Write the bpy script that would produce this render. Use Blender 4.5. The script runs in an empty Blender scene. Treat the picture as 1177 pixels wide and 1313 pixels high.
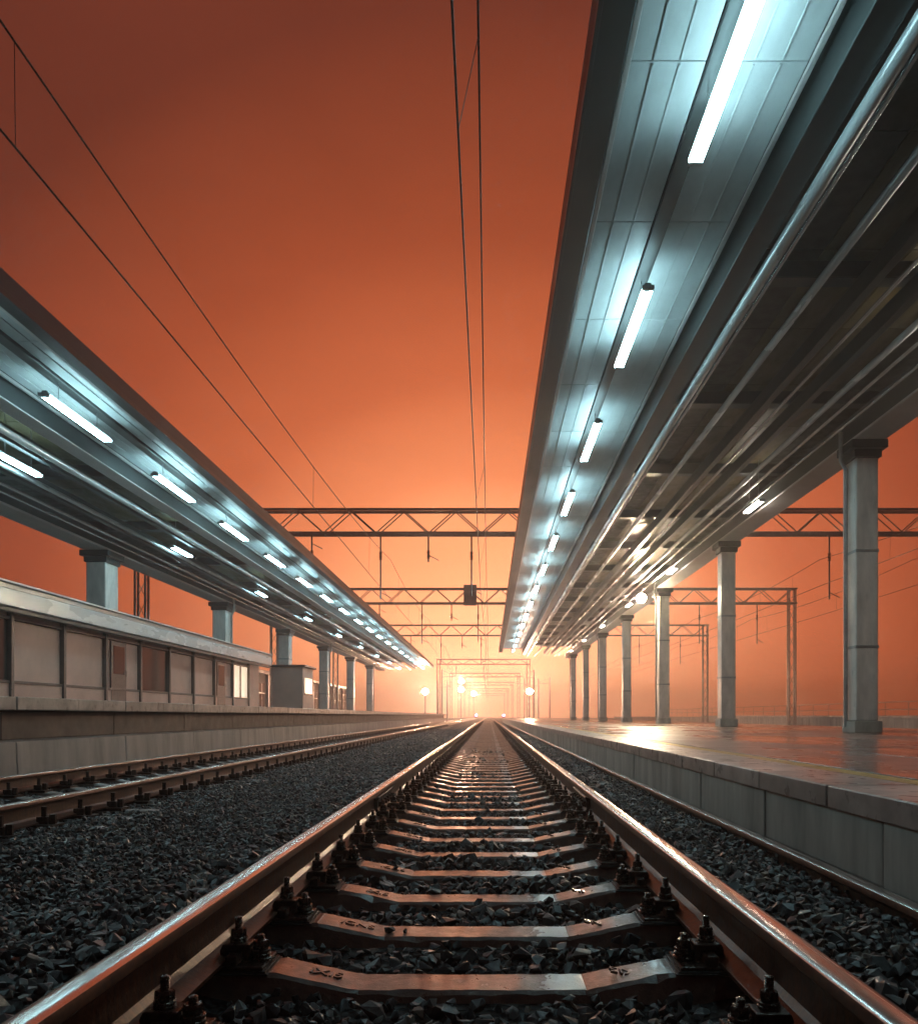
import bpy, bmesh, math, random
import numpy as np
from mathutils import Vector, Matrix

random.seed(7)
rng = np.random.default_rng(7)
R = math.radians
sc = bpy.context.scene

# ------------------------------------------------------------------ camera
CAMZ = 0.55                                   # metres above the rail head
cam_data = bpy.data.cameras.new("camera")
cam = bpy.data.objects.new("camera", cam_data)
sc.collection.objects.link(cam)
cam.location = (0, 0, CAMZ)
cam.rotation_euler = (R(90), 0, 0)
cam_data.sensor_fit = 'HORIZONTAL'
cam_data.sensor_width = 36
cam_data.lens = 31.08
cam_data.shift_x = -0.0327
cam_data.shift_y = 0.2222
cam_data.clip_start = 0.05
cam_data.clip_end = 3000
sc.camera = cam

# ------------------------------------------------------------------ world: night sky lit by the town ahead
world = bpy.data.worlds.new("World")
sc.world = world
world.use_nodes = True
wn, wl = world.node_tree.nodes, world.node_tree.links
wn.clear()
w_out = wn.new('ShaderNodeOutputWorld')
w_bg = wn.new('ShaderNodeBackground')
w_tc = wn.new('ShaderNodeTexCoord')
w_dot = wn.new('ShaderNodeVectorMath'); w_dot.operation = 'DOT_PRODUCT'
w_dot.inputs[1].default_value = (0, 1, 0)
w_ramp = wn.new('ShaderNodeValToRGB')
SKY = [(0.0, (.030, .0100, .0085)), (.50, (.080, .020, .0150)), (.743, (.165, .0350, .0185)), (.855, (.390, .076, .028)),
       (.920, (.660, .148, .053)), (.956, (.98, .28, .108)), (.985, (1.65, .58, .245)), (1.0, (2.7, 1.08, .52))]
cr = w_ramp.color_ramp
while len(cr.elements) < len(SKY):
    cr.elements.new(0.5)
for e, (p, c) in zip(cr.elements, SKY):
    e.position = p
    e.color = (*c, 1)
w_bg.inputs['Strength'].default_value = 1.0
wl.new(w_tc.outputs['Generated'], w_dot.inputs[0])
wl.new(w_dot.outputs['Value'], w_ramp.inputs['Fac'])
# faint unevenness of the lit night air
w_map = wn.new('ShaderNodeMapping'); w_map.inputs['Scale'].default_value = (1.0, 1.0, 2.6)
w_noise = wn.new('ShaderNodeTexNoise'); w_noise.inputs['Scale'].default_value = 2.4; w_noise.inputs['Detail'].default_value = 4; w_noise.inputs['Roughness'].default_value = .55
w_mr = wn.new('ShaderNodeMapRange'); w_mr.inputs['From Min'].default_value = .3; w_mr.inputs['From Max'].default_value = .7
w_mr.inputs['To Min'].default_value = .90; w_mr.inputs['To Max'].default_value = 1.10
w_mul = wn.new('ShaderNodeVectorMath'); w_mul.operation = 'SCALE'
wl.new(w_tc.outputs['Generated'], w_map.inputs['Vector']); wl.new(w_map.outputs['Vector'], w_noise.inputs['Vector'])
wl.new(w_noise.outputs['Fac'], w_mr.inputs['Value'])
wl.new(w_ramp.outputs['Color'], w_mul.inputs[0]); wl.new(w_mr.outputs['Result'], w_mul.inputs['Scale'])
wl.new(w_mul.outputs['Vector'], w_bg.inputs['Color'])
wl.new(w_bg.outputs['Background'], w_out.inputs['Surface'])

# ------------------------------------------------------------------ picture settings
sc.view_settings.view_transform = 'Standard'
sc.view_settings.look = 'None'
sc.view_settings.exposure = 0.0
sc.view_settings.gamma = 1.0
sc.view_settings.use_curve_mapping = False
sc.render.engine = 'CYCLES'
sc.cycles.use_denoising = True
try:
    sc.cycles.denoiser = 'OPENIMAGEDENOISE'
except Exception:
    pass
sc.cycles.max_bounces = 4
sc.cycles.diffuse_bounces = 2
sc.cycles.glossy_bounces = 3
sc.cycles.transmission_bounces = 4
sc.cycles.volume_bounces = 0
sc.cycles.use_adaptive_sampling = True
sc.cycles.adaptive_threshold = 0.02
sc.cycles.adaptive_min_samples = 24
sc.cycles.sample_clamp_indirect = 4.0
sc.cycles.caustics_reflective = False
sc.cycles.caustics_refractive = False

# strengths of the lamps the photograph shows
LAMP_TUBE = 58.0
LAMP_FLOOD = 900.0
COOL = (.50, .86, .95)
WARM = (1.0, .62, .33)

# ================================================================== helpers
COL = sc.collection


def tag(o, label=None, cat=None, group=None, kind=None):
    if label: o['label'] = label
    if cat: o['category'] = cat
    if group: o['group'] = group
    if kind: o['kind'] = kind
    return o


def empty(name, loc=(0, 0, 0), parent=None):
    o = bpy.data.objects.new(name, None)
    o.empty_display_size = 0.1
    COL.objects.link(o)
    o.location = loc
    if parent: o.parent = parent
    return o


def link(name, mesh, parent=None, loc=(0, 0, 0), rot=(0, 0, 0), scale=(1, 1, 1)):
    o = bpy.data.objects.new(name, mesh)
    COL.objects.link(o)
    o.location = loc
    o.rotation_euler = rot
    o.scale = scale
    if parent: o.parent = parent
    return o


def copy_tree(o, parent=None, loc=None):
    c = o.copy()
    COL.objects.link(c)
    c.parent = parent
    if loc is not None: c.location = loc
    for ch in list(o.children):
        copy_tree(ch, c)
    return c


ONES = ['', 'first', 'second', 'third', 'fourth', 'fifth', 'sixth', 'seventh', 'eighth', 'ninth', 'tenth', 'eleventh', 'twelfth',
        'thirteenth', 'fourteenth', 'fifteenth', 'sixteenth', 'seventeenth', 'eighteenth', 'nineteenth']
TENS = ['', '', 'twent', 'thirt', 'fort', 'fift', 'sixt', 'sevent', 'eight', 'ninet']


def ordinal(n):
    if n < 20: return ONES[n]
    t, u = divmod(n, 10)
    return TENS[t] + ('ieth' if u == 0 else 'y-' + ONES[u])


class MB:
    """collects shapes of one part, then builds ONE mesh"""

    def __init__(self):
        self.v, self.f, self.m = [], [], []

    def add(self, vs, fs, mi=0):
        b = len(self.v)
        self.v += [tuple(p) for p in vs]
        self.f += [tuple(i + b for i in f) for f in fs]
        self.m += [mi] * len(fs)

    def box(self, x0, x1, y0, y1, z0, z1, mi=0):
        self.add([(x0, y0, z0), (x1, y0, z0), (x1, y1, z0), (x0, y1, z0), (x0, y0, z1), (x1, y0, z1), (x1, y1, z1), (x0, y1, z1)],
                 [(0, 3, 2, 1), (4, 5, 6, 7), (0, 1, 5, 4), (1, 2, 6, 5), (2, 3, 7, 6), (3, 0, 4, 7)], mi)
        return self

    def prism_y(self, prof, ys, mi=0, cap=True):
        """profile of (x, z), counter-clockwise seen from -Y, swept along y"""
        n = len(prof)
        vs = [(x, y, z) for y in ys for (x, z) in prof]
        fs = []
        for k in range(len(ys) - 1):
            for i in range(n):
                j = (i + 1) % n
                fs.append((k * n + i, k * n + j, (k + 1) * n + j, (k + 1) * n + i))
        if cap:
            fs.append(tuple(range(n))[::-1])
            fs.append(tuple((len(ys) - 1) * n + i for i in range(n)))
        self.add(vs, fs, mi)
        return self

    def tube(self, pts, r, n=8, mi=0, cap=True):
        pts = [Vector(p) for p in pts]
        vs, fs = [], []
        for k, p in enumerate(pts):
            a = pts[max(k - 1, 0)]
            b = pts[min(k + 1, len(pts) - 1)]
            d = (b - a).normalized()
            up = Vector((0, 0, 1)) if abs(d.z) < .9 else Vector((1, 0, 0))
            s = d.cross(up).normalized()
            t = s.cross(d)
            rr = r[k] if isinstance(r, (list, tuple)) else r
            for i in range(n):
                q = 2 * math.pi * i / n
                vs.append(p + s * (rr * math.cos(q)) + t * (rr * math.sin(q)))
        for k in range(len(pts) - 1):
            for i in range(n):
                j = (i + 1) % n
                fs.append((k * n + i, k * n + j, (k + 1) * n + j, (k + 1) * n + i))
        if cap:
            fs.append(tuple(range(n)))
            fs.append(tuple((len(pts) - 1) * n + i for i in range(n))[::-1])
        self.add(vs, fs, mi)
        return self

    def lathe(self, prof, n=12, at=(0, 0, 0), mi=0):
        """profile of (r, z), from bottom to top, about z"""
        vs, fs = [], []
        for (r, z) in prof:
            for i in range(n):
                q = 2 * math.pi * (i + .5) / n
                vs.append((at[0] + r * math.cos(q), at[1] + r * math.sin(q), at[2] + z))
        for k in range(len(prof) - 1):
            for i in range(n):
                j = (i + 1) % n
                fs.append((k * n + i, k * n + j, (k + 1) * n + j, (k + 1) * n + i))
        fs.append(tuple(range(n))[::-1])
        fs.append(tuple((len(prof) - 1) * n + i for i in range(n)))
        self.add(vs, fs, mi)
        return self

    def mesh(self, name, mats, smooth=None, bevel=0, seg=1):
        me = bpy.data.meshes.new(name)
        me.from_pydata(self.v, [], self.f)
        for m in (mats if isinstance(mats, (list, tuple)) else [mats]):
            me.materials.append(m)
        me.polygons.foreach_set('material_index', self.m)
        bm = bmesh.new()
        bm.from_mesh(me)
        bmesh.ops.recalc_face_normals(bm, faces=bm.faces)
        if bevel:
            es = [e for e in bm.edges if len(e.link_faces) == 2 and e.calc_face_angle() > R(28)]
            bmesh.ops.bevel(bm, geom=es, offset=bevel, segments=seg, affect='EDGES', profile=.5, clamp_overlap=True)
        bm.to_mesh(me)
        bm.free()
        if smooth is not None:
            me.shade_smooth()
            me.set_sharp_from_angle(angle=R(smooth))
        return me

    def build(self, name, mats, parent=None, smooth=None, bevel=0, seg=1, loc=(0, 0, 0)):
        return link(name, self.mesh(name, mats, smooth, bevel, seg), parent, loc)


# ================================================================== materials
class Mat:
    def __init__(self, name):
        self.m = bpy.data.materials.new(name)
        self.m.use_nodes = True
        self.n, self.l = self.m.node_tree.nodes, self.m.node_tree.links
        self.b = self.n['Principled BSDF']
        self._tc = None

    def new(self, t, **kw):
        x = self.n.new(t)
        for k, v in kw.items(): setattr(x, k, v)
        return x

    def coord(self, which='Object', scale=(1, 1, 1), off=(0, 0, 0)):
        if which == 'World':
            g = self.new('ShaderNodeNewGeometry'); src = g.outputs['Position']
        else:
            t = self.new('ShaderNodeTexCoord'); src = t.outputs[which]
        mp = self.new('ShaderNodeMapping')
        mp.inputs['Scale'].default_value = scale
        mp.inputs['Location'].default_value = off
        self.l.new(src, mp.inputs['Vector'])
        return mp.outputs['Vector']

    def noise(self, vec, scale=5, detail=4, rough=.6, dist=0):
        t = self.new('ShaderNodeTexNoise')
        t.inputs['Scale'].default_value = scale
        t.inputs['Detail'].default_value = detail
        t.inputs['Roughness'].default_value = rough
        t.inputs['Distortion'].default_value = dist
        self.l.new(vec, t.inputs['Vector'])
        return t.outputs['Fac']

    def ramp(self, fac, stops):
        r = self.new('ShaderNodeValToRGB')
        c = r.color_ramp
        while len(c.elements) < len(stops): c.elements.new(.5)
        for e, (p, col) in zip(c.elements, stops):
            e.position = p
            e.color = (col, col, col, 1) if isinstance(col, (int, float)) else (*col, 1)
        self.l.new(fac, r.inputs['Fac'])
        return r.outputs['Color']

    def mix(self, fac, a, b, mode='MIX'):
        x = self.new('ShaderNodeMix', data_type='RGBA', blend_type=mode)
        for s, v in ((x.inputs[0], fac), (x.inputs[6], a), (x.inputs[7], b)):
            if isinstance(v, (int, float)): s.default_value = v
            elif isinstance(v, tuple): s.default_value = (*v, 1)
            else: self.l.new(v, s)
        return x.outputs[2]

    def math(self, op, a, b=0.0, c=None, clamp=False):
        x = self.new('ShaderNodeMath', operation=op, use_clamp=clamp)
        for s, v in zip(x.inputs, (a, b, c)):
            if v is None: continue
            if isinstance(v, (int, float)): s.default_value = v
            else: self.l.new(v, s)
        return x.outputs[0]

    def set(self, **kw):
        for k, v in kw.items():
            s = self.b.inputs[{'color': 'Base Color', 'rough': 'Roughness', 'metal': 'Metallic', 'spec': 'Specular IOR Level',
                               'emit': 'Emission Color', 'estr': 'Emission Strength', 'trans': 'Transmission Weight', 'coat': 'Coat Weight',
                               'coat_rough': 'Coat Roughness', 'ior': 'IOR', 'alpha': 'Alpha'}[k]]
            if isinstance(v, (int, float)): s.default_value = v
            elif isinstance(v, tuple): s.default_value = (*v, 1)
            else: self.l.new(v, s)
        return self

    def bump(self, h, strength=.5, dist=.01, prev=None):
        x = self.new('ShaderNodeBump')
        x.inputs['Strength'].default_value = strength
        x.inputs['Distance'].default_value = dist
        self.l.new(h, x.inputs['Height'])
        if prev: self.l.new(prev, x.inputs['Normal'])
        self.l.new(x.outputs['Normal'], self.b.inputs['Normal'])
        return x.outputs['Normal']


M = {}


def simple(name, color, rough=.5, metal=0.0, var=.35, scale=6, bump=.15, bdist=.004, stretch=(1, 1, 1), spec=.5, rvar=.15, objvar=0.0):
    m = Mat(name)
    v = m.coord('World', stretch)
    n = m.noise(v, scale, 5, .65)
    lo = tuple(c * (1 - var) for c in color)
    hi = tuple(min(1, c * (1 + var)) for c in color)
    c = m.ramp(n, [(.3, lo), (.7, hi)])
    if objvar:
        oi = m.new('ShaderNodeObjectInfo')
        mr = m.new('ShaderNodeMapRange'); mr.inputs['To Min'].default_value = 1 - objvar; mr.inputs['To Max'].default_value = 1 + objvar
        m.l.new(oi.outputs['Random'], mr.inputs['Value'])
        sv = m.new('ShaderNodeVectorMath', operation='SCALE'); m.l.new(c, sv.inputs[0]); m.l.new(mr.outputs[0], sv.inputs['Scale'])
        c = sv.outputs['Vector']
    m.set(color=c, metal=metal, spec=spec)
    n2 = m.noise(v, scale * 2.7, 3)
    m.set(rough=m.ramp(n2, [(.3, max(.03, rough - rvar)), (.7, min(1, rough + rvar))]))
    if bump:
        m.bump(m.noise(v, scale * 7, 4), bump, bdist)
    M[name] = m.m
    return m.m


# wet weathered concrete of the sleepers, with a worn white paint mark
m = Mat('sleeper_concrete')
oi = m.new('ShaderNodeObjectInfo')
vo = m.coord('Object')
off = m.new('ShaderNodeVectorMath', operation='ADD')
sc3 = m.new('ShaderNodeVectorMath', operation='SCALE'); sc3.inputs['Scale'].default_value = 37.0
cmb = m.new('ShaderNodeCombineXYZ')
m.l.new(oi.outputs['Random'], cmb.inputs[0]); m.l.new(oi.outputs['Random'], cmb.inputs[1])
m.l.new(cmb.outputs[0], sc3.inputs[0])
m.l.new(vo, off.inputs[0]); m.l.new(sc3.outputs['Vector'], off.inputs[1])
v = off.outputs['Vector']
n1 = m.noise(v, 3.2, 6, .65)
n2 = m.noise(v, 22, 5, .6)
n3 = m.noise(v, 90, 3, .6)
col = m.ramp(n1, [(.25, (.085, .052, .039)), (.5, (.155, .098, .074)), (.75, (.23, .155, .118))])
col = m.mix(m.ramp(n2, [(.38, 0), (.70, .75)]), col, (.050, .038, .032))
sep = m.new('ShaderNodeSeparateXYZ'); m.l.new(vo, sep.inputs[0])
x = sep.outputs['X']
inside = m.math('MULTIPLY', m.math('GREATER_THAN', x, .175), m.math('LESS_THAN', x, .335))
fade = m.new('ShaderNodeMapRange'); fade.inputs['From Min'].default_value = .175; fade.inputs['From Max'].default_value = .29
m.l.new(x, fade.inputs['Value'])
up = m.new('ShaderNodeNewGeometry'); upz = m.new('ShaderNodeSeparateXYZ'); m.l.new(up.outputs['Normal'], upz.inputs[0])
top = m.math('GREATER_THAN', upz.outputs['Z'], .75)
wear = m.math('GREATER_THAN', m.math('ADD', m.math('MULTIPLY', fade.outputs[0], .42), m.math('MULTIPLY', n2, .75)), .56)
paint = m.math('MULTIPLY', m.math('MULTIPLY', inside, top), wear)
col = m.mix(m.math('MULTIPLY', paint, .85), col, (.80, .81, .80))
br = m.new('ShaderNodeMapRange'); br.inputs['To Min'].default_value = .72; br.inputs['To Max'].default_value = 1.2
m.l.new(oi.outputs['Random'], br.inputs['Value'])
sclr = m.new('ShaderNodeVectorMath', operation='SCALE'); m.l.new(col, sclr.inputs[0]); m.l.new(br.outputs[0], sclr.inputs['Scale'])
n4 = m.noise(v, 260, 2, .6)
m.set(color=sclr.outputs['Vector'], spec=.85, coat=m.ramp(n1, [(.38, .12), (.60, .85)]), coat_rough=m.ramp(n2, [(.3, .10), (.7, .30)]))
m.set(rough=m.ramp(n2, [(.3, .26), (.7, .55)]))
b0 = m.bump(n4, .35, .0015)
b1 = m.bump(n3, .35, .004, b0)
m.bump(n2, .30, .008, b1)
M['sleeper'] = m.m

# ballast
m = Mat('ballast_stone')
g = m.new('ShaderNodeNewGeometry')
v = m.coord('World')
c = m.ramp(g.outputs['Random Per Island'], [(0, (.022, .026, .027)), (.45, (.060, .069, .072)), (.8, (.112, .124, .128)), (.94, (.16, .145, .12)), (1, (.19, .135, .10))])
c = m.mix(m.ramp(m.noise(v, 55, 4), [(.35, 0), (.7, .6)]), c, (.022, .022, .022))
m.set(color=c, spec=.5)
m.set(rough=m.ramp(m.noise(v, 40, 3), [(.3, .28), (.7, .6)]))
m.bump(m.noise(v, 130, 4), .35, .003)
M['stone'] = m.m

m = Mat('ballast_bed')
v = m.coord('World')
vor = m.new('ShaderNodeTexVoronoi'); vor.inputs['Scale'].default_value = 24
m.l.new(v, vor.inputs['Vector'])
c = m.ramp(vor.outputs['Color'], [(0, (.010, .010, .010)), (.6, (.032, .033, .034)), (1, (.065, .062, .058))])
m.set(color=c, rough=.92, spec=.12)
m.bump(vor.outputs['Distance'], 1.0, .03)
M['bed'] = m.m

# rail: rusty web and foot
m = Mat('rail_rust')
v = m.coord('World', (5, 22, 1.6))
vs_ = m.coord('World')
n1 = m.noise(v, 2.2, 5, .65)
n2 = m.noise(vs_, 60, 4)
c = m.ramp(n1, [(.28, (.030, .016, .011)), (.5, (.115, .050, .027)), (.74, (.20, .088, .045))])
c = m.mix(m.ramp(n2, [(.4, 0), (.75, .6)]), c, (.030, .020, .016))
m.set(color=c, metal=.35, spec=.6)
m.set(rough=m.ramp(n1, [(.3, .30), (.7, .48)]))
m.bump(n2, .35, .003)
M['rust'] = m.m

# rail head: polished on top, rusty below
m = Mat('rail_head')
v = m.coord('World', (60, 1.1, 60))
vs_ = m.coord('World')
n1 = m.noise(v, 1.4, 4, .6)
n2 = m.noise(vs_, 45, 4)
n3 = m.noise(m.coord('World', (14, .8, 14)), 1.2, 3)
g = m.new('ShaderNodeNewGeometry'); s = m.new('ShaderNodeSeparateXYZ'); m.l.new(g.outputs['Normal'], s.inputs[0])
topf = m.new('ShaderNodeMapRange'); topf.inputs['From Min'].default_value = .35; topf.inputs['From Max'].default_value = .72
m.l.new(s.outputs['Z'], topf.inputs['Value'])
pol = m.mix(m.ramp(n3, [(.4, 0), (.7, .7)]), (.70, .66, .63), (.46, .38, .33))
c = m.mix(topf.outputs[0], m.ramp(n2, [(.3, (.055, .026, .016)), (.7, (.17, .075, .04))]), pol)
m.set(color=c, metal=m.math('ADD', m.math('MULTIPLY', topf.outputs[0], .45), .5), spec=.6)
m.set(rough=m.mix(topf.outputs[0], m.ramp(n2, [(.3, .30), (.7, .5)]), m.ramp(n1, [(.3, .14), (.7, .32)])))
m.bump(n1, .05, .001)
M['head'] = m.m

simple('fastening_steel', (.050, .034, .027), .36, .55, .5, 30, .3, .002)
simple('bolt_steel', (.075, .055, .045), .28, .75, .5, 40, .3, .002)
simple('rubber_pad', (.018, .017, .016), .5, 0, .3, 30)
simple('fascia_steel', (.030, .037, .036), .42, .2, .25, .7, 0, rvar=.05, stretch=(1, .3, 1))
simple('girder_steel', (.040, .047, .047), .34, .4, .25, .8, 0, rvar=.05, stretch=(1, .25, 1))
simple('pipe_steel', (.60, .64, .65), .22, .85, .15, 2, 0, stretch=(1, .15, 1), rvar=.05)
simple('soffit_panel', (.54, .58, .58), .42, .0, .18, 1.6, .04, objvar=.08, stretch=(1, .4, 1), rvar=.05)
simple('pipe_paint', (.58, .63, .64), .26, .25, .12, 1.5, 0, stretch=(1, .15, 1), rvar=.05)
simple('trim_pale', (.62, .60, .58), .36, .2, .10, 1.5, 0, rvar=.05)
simple('roof_sheet', (.026, .028, .022), .5, .2, .4, 1.5, .1)
simple('ply_board', (.085, .068, .028), .5, 0, .35, 2.0, .1, stretch=(1, .3, 1))
simple('column_paint', (.66, .61, .56), .38, 0, .28, 2.6, .05, objvar=.08, stretch=(1, 1, .35))
simple('concrete_face', (.47, .46, .41), .6, 0, .42, 2.6, .15, .004, stretch=(1, 1, .22), objvar=.14)
simple('concrete_pale', (.36, .34, .32), .55, 0, .35, 2.2, .2, .006, stretch=(1, 1, .25), objvar=.12)
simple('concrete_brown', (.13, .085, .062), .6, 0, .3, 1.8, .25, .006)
simple('coping_stone', (.44, .39, .35), .36, 0, .35, 3.0, .12, .004, objvar=.15)
simple('yellow_paint', (.55, .40, .11), .42, 0, .25, 5, .1)
simple('galvanised', (.34, .345, .34), .42, .5, .25, 5, .08)
simple('wire_metal', (.06, .045, .038), .4, .7, .3, 8, 0)
simple('porcelain', (.16, .07, .04), .18, 0, .2, 8, 0)
simple('lamp_housing', (.45, .48, .48), .35, .3, .1, 5, 0)
simple('kiosk_panel', (.60, .385, .315), .5, 0, .14, 1.0, .06)
simple('kiosk_frame', (.13, .095, .082), .4, .3, .2, 5, .05)
simple('kiosk_fascia', (.60, .63, .63), .28, .2, .12, .6, 0, stretch=(1, .3, 1), rvar=.06)
simple('plaster', (.40, .31, .26), .65, 0, .18, .9, .1)
simple('signal_black', (.02, .02, .02), .4, 0, .2, 5, 0)
simple('sign_back', (.42, .40, .38), .5, .2, .2, 2, 0)

m = Mat('wet_platform')
v = m.coord('World', (1, .55, 1))
n1 = m.noise(v, .55, 5, .6)
n2 = m.noise(m.coord('World'), 26, 5)
c = m.ramp(n1, [(.3, (.18, .142, .125)), (.7, (.28, .23, .205))])
c = m.mix(m.ramp(n2, [(.35, 0), (.7, .35)]), c, (.06, .05, .045))
m.set(color=c, spec=.65)
m.set(rough=m.ramp(n1, [(.36, .14), (.62, .42)]))
m.bump(n2, .12, .004)
M['wet_platform'] = m.m

m = Mat('ground_soil')
v = m.coord('World')
m.set(color=m.ramp(m.noise(v, .8, 6), [(.3, (.028, .025, .022)), (.7, (.07, .058, .05))]), rough=.7)
m.bump(m.noise(v, 12, 5), .6, .05)
M['ground'] = m.m

m = Mat('dark_glass')
m.set(color=(.05, .045, .04), rough=.06, spec=.8)
m.bump(m.noise(m.coord('World'), 1.5, 2), .04, .01)
M['glass'] = m.m


def emitter(name, color, strength):
    m = Mat(name)
    m.set(color=(.8, .8, .8), emit=color, estr=strength, rough=.3)
    # slight unevenness along the tube or lens
    m.set(emit=m.ramp(m.noise(m.coord('World'), 3, 2), [(.3, tuple(c * .9 for c in color)), (.7, color)]))
    oi = m.new('ShaderNodeObjectInfo')
    mr = m.new('ShaderNodeMapRange'); mr.inputs['To Min'].default_value = strength * .72; mr.inputs['To Max'].default_value = strength * 1.18
    m.l.new(oi.outputs['Random'], mr.inputs['Value'])
    m.set(estr=mr.outputs[0])
    M[name] = m.m


emitter('tube_glow', COOL, LAMP_TUBE)
emitter('flood_glow', (1.0, .56, .35), 1600.0)
emitter('girder_tube_glow', (.98, .86, .72), 105.0)
emitter('near_flood_glow', (1.0, .74, .48), 2200.0)
emitter('window_glow', (1.0, .74, .50), 1.1)
emitter('signal_glow', (1.0, .16, .42), 45.0)

# ================================================================== terrain
XC = -.05                    # axis of the middle track
HG = .76                     # half gauge at the head's inner faces
RL, RR = XC - HG - .0375, XC + HG + .0375
XL = -4.225                  # axis of the neighbouring track
LZ = -.08                    # its rails lie lower
PITCH = .545
Y1 = 2.386                   # centre line of the nearest sleeper in view

ground_prof = [(-150, -.62), (-13.5, -.62), (-13.4, -.40), (-6.3, -.42), (-5.9, -.34), (-5.2, -.302), (-4.7, -.36), (-3.75, -.36), (-3.25, -.302), (-2.9, -.305), (-2.4, -.36), (-1.9, -.31),
               (-1.45, -.222), (-1.02, -.222), (-.70, -.284), (.60, -.284), (.92, -.222), (1.35, -.222), (1.62, -.255), (2.2, -.5), (11.5, -.5), (12.2, -.36), (26, -.36), (30, -.6), (150, -.62)]


def ground_z(x):
    return np.interp(x, [p[0] for p in ground_prof], [p[1] for p in ground_prof])


gm = MB()
ys = [-30, 0, 10, 25, 50, 100, 200, 430]
n = len(ground_prof)
gm.add([(x, y, z) for y in ys for (x, z) in ground_prof],
       [(k * n + i, k * n + i + 1, (k + 1) * n + i + 1, (k + 1) * n + i) for k in range(len(ys) - 1) for i in range(n - 1)])
g = gm.build('ground', M['bed'])
tag(g, 'dark ballast bed spreading under all the tracks', 'ground', kind='structure')


# ---- ballast stones: real stones, joined (nobody could count them)
def stone_templates(k):
    out = []
    for i in range(k):
        r = np.random.default_rng(100 + i)
        bm = bmesh.new()
        npt = int(r.integers(10, 15))
        pts = r.normal(size=(npt, 3))
        pts /= np.linalg.norm(pts, axis=1)[:, None]
        pts *= np.array([1.0, r.uniform(.62, .9), r.uniform(.45, .8)]) * r.uniform(.82, 1.10, size=(npt, 1))
        for p in pts: bm.verts.new(p)
        bmesh.ops.convex_hull(bm, input=bm.verts)
        bmesh.ops.triangulate(bm, faces=bm.faces)
        for vv in [q for q in bm.verts if not q.link_faces]: bm.verts.remove(vv)
        bm.verts.index_update()
        out.append((np.array([q.co[:] for q in bm.verts]), np.array([[q.index for q in f.verts] for f in bm.faces])))
        bm.free()
    return out


TEMPL = stone_templates(14)


def rand_rot(k):
    q = rng.normal(size=(k, 4)); q /= np.linalg.norm(q, axis=1)[:, None]
    w, x, y, z = q.T
    return np.stack([np.stack([1 - 2 * (y * y + z * z), 2 * (x * y - z * w), 2 * (x * z + y * w)], -1),
                     np.stack([2 * (x * y + z * w), 1 - 2 * (x * x + z * z), 2 * (y * z - x * w)], -1),
                     np.stack([2 * (x * z - y * w), 2 * (y * z + x * w), 1 - 2 * (x * x + y * y)], -1)], 1)


def tri_mesh(name, V, F, mat):
    me = bpy.data.meshes.new(name)
    me.vertices.add(len(V)); me.vertices.foreach_set('co', V.astype(np.float32).ravel())
    me.loops.add(F.size); me.loops.foreach_set('vertex_index', F.astype(np.int32).ravel())
    me.polygons.add(len(F)); me.polygons.foreach_set('loop_start', np.arange(0, F.size, 3, dtype=np.int32))
    me.polygons.foreach_set('loop_total', np.full(len(F), 3, dtype=np.int32))
    me.update(calc_edges=True)
    me.validate()
    me.shade_flat()
    me.materials.append(mat)
    return me


def stones(name, pts, size, label):
    k = len(pts)
    pick = rng.integers(0, len(TEMPL), k)
    rot = rand_rot(k)
    # most stones lie on their flat side
    Vs, Fs, base = [], [], 0
    for t, (tv, tf) in enumerate(TEMPL):
        ix = np.where(pick == t)[0]
        if not len(ix): continue
        P = np.einsum('kij,vj->kvi', rot[ix], tv) * size[ix][:, None, None]
        P[:, :, 2] *= .85
        P += pts[ix][:, None, :]
        Vs.append(P.reshape(-1, 3))
        nv = len(tv)
        Fs.append((tf[None] + (np.arange(len(ix)) * nv)[:, None, None] + base).reshape(-1, 3))
        base += nv * len(ix)
    o = link(name, tri_mesh(name, np.concatenate(Vs), np.concatenate(Fs), M['stone']))
    tag(o, label, 'ballast', kind='stuff')
    return o


def scatter(x0, x1, y0, y1, step, jit=.45):
    gx = np.arange(x0, x1, step); gy = np.arange(y0, y1, step)
    X, Y = np.meshgrid(gx, gy)
    X = X.ravel() + rng.uniform(-jit, jit, X.size) * step
    Y = Y.ravel() + rng.uniform(-jit, jit, Y.size) * step
    return X, Y


def lumps(X, Y):
    return .012 * np.sin(X * 9.1 + 1.3 * np.sin(Y * 3.7)) * np.sin(Y * 7.3 + 2 * np.sin(X * 4.1)) + .010 * np.sin(X * 2.7 + Y * 1.9)


def visible(X, Y, margin=.25):
    return (X > -Y * .63 - margin) & (X < Y * .56 + margin)


def sleeper_d(Y, y1=Y1):
    u = (Y - y1) / PITCH
    return np.abs(u - np.round(u)) * PITCH


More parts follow.
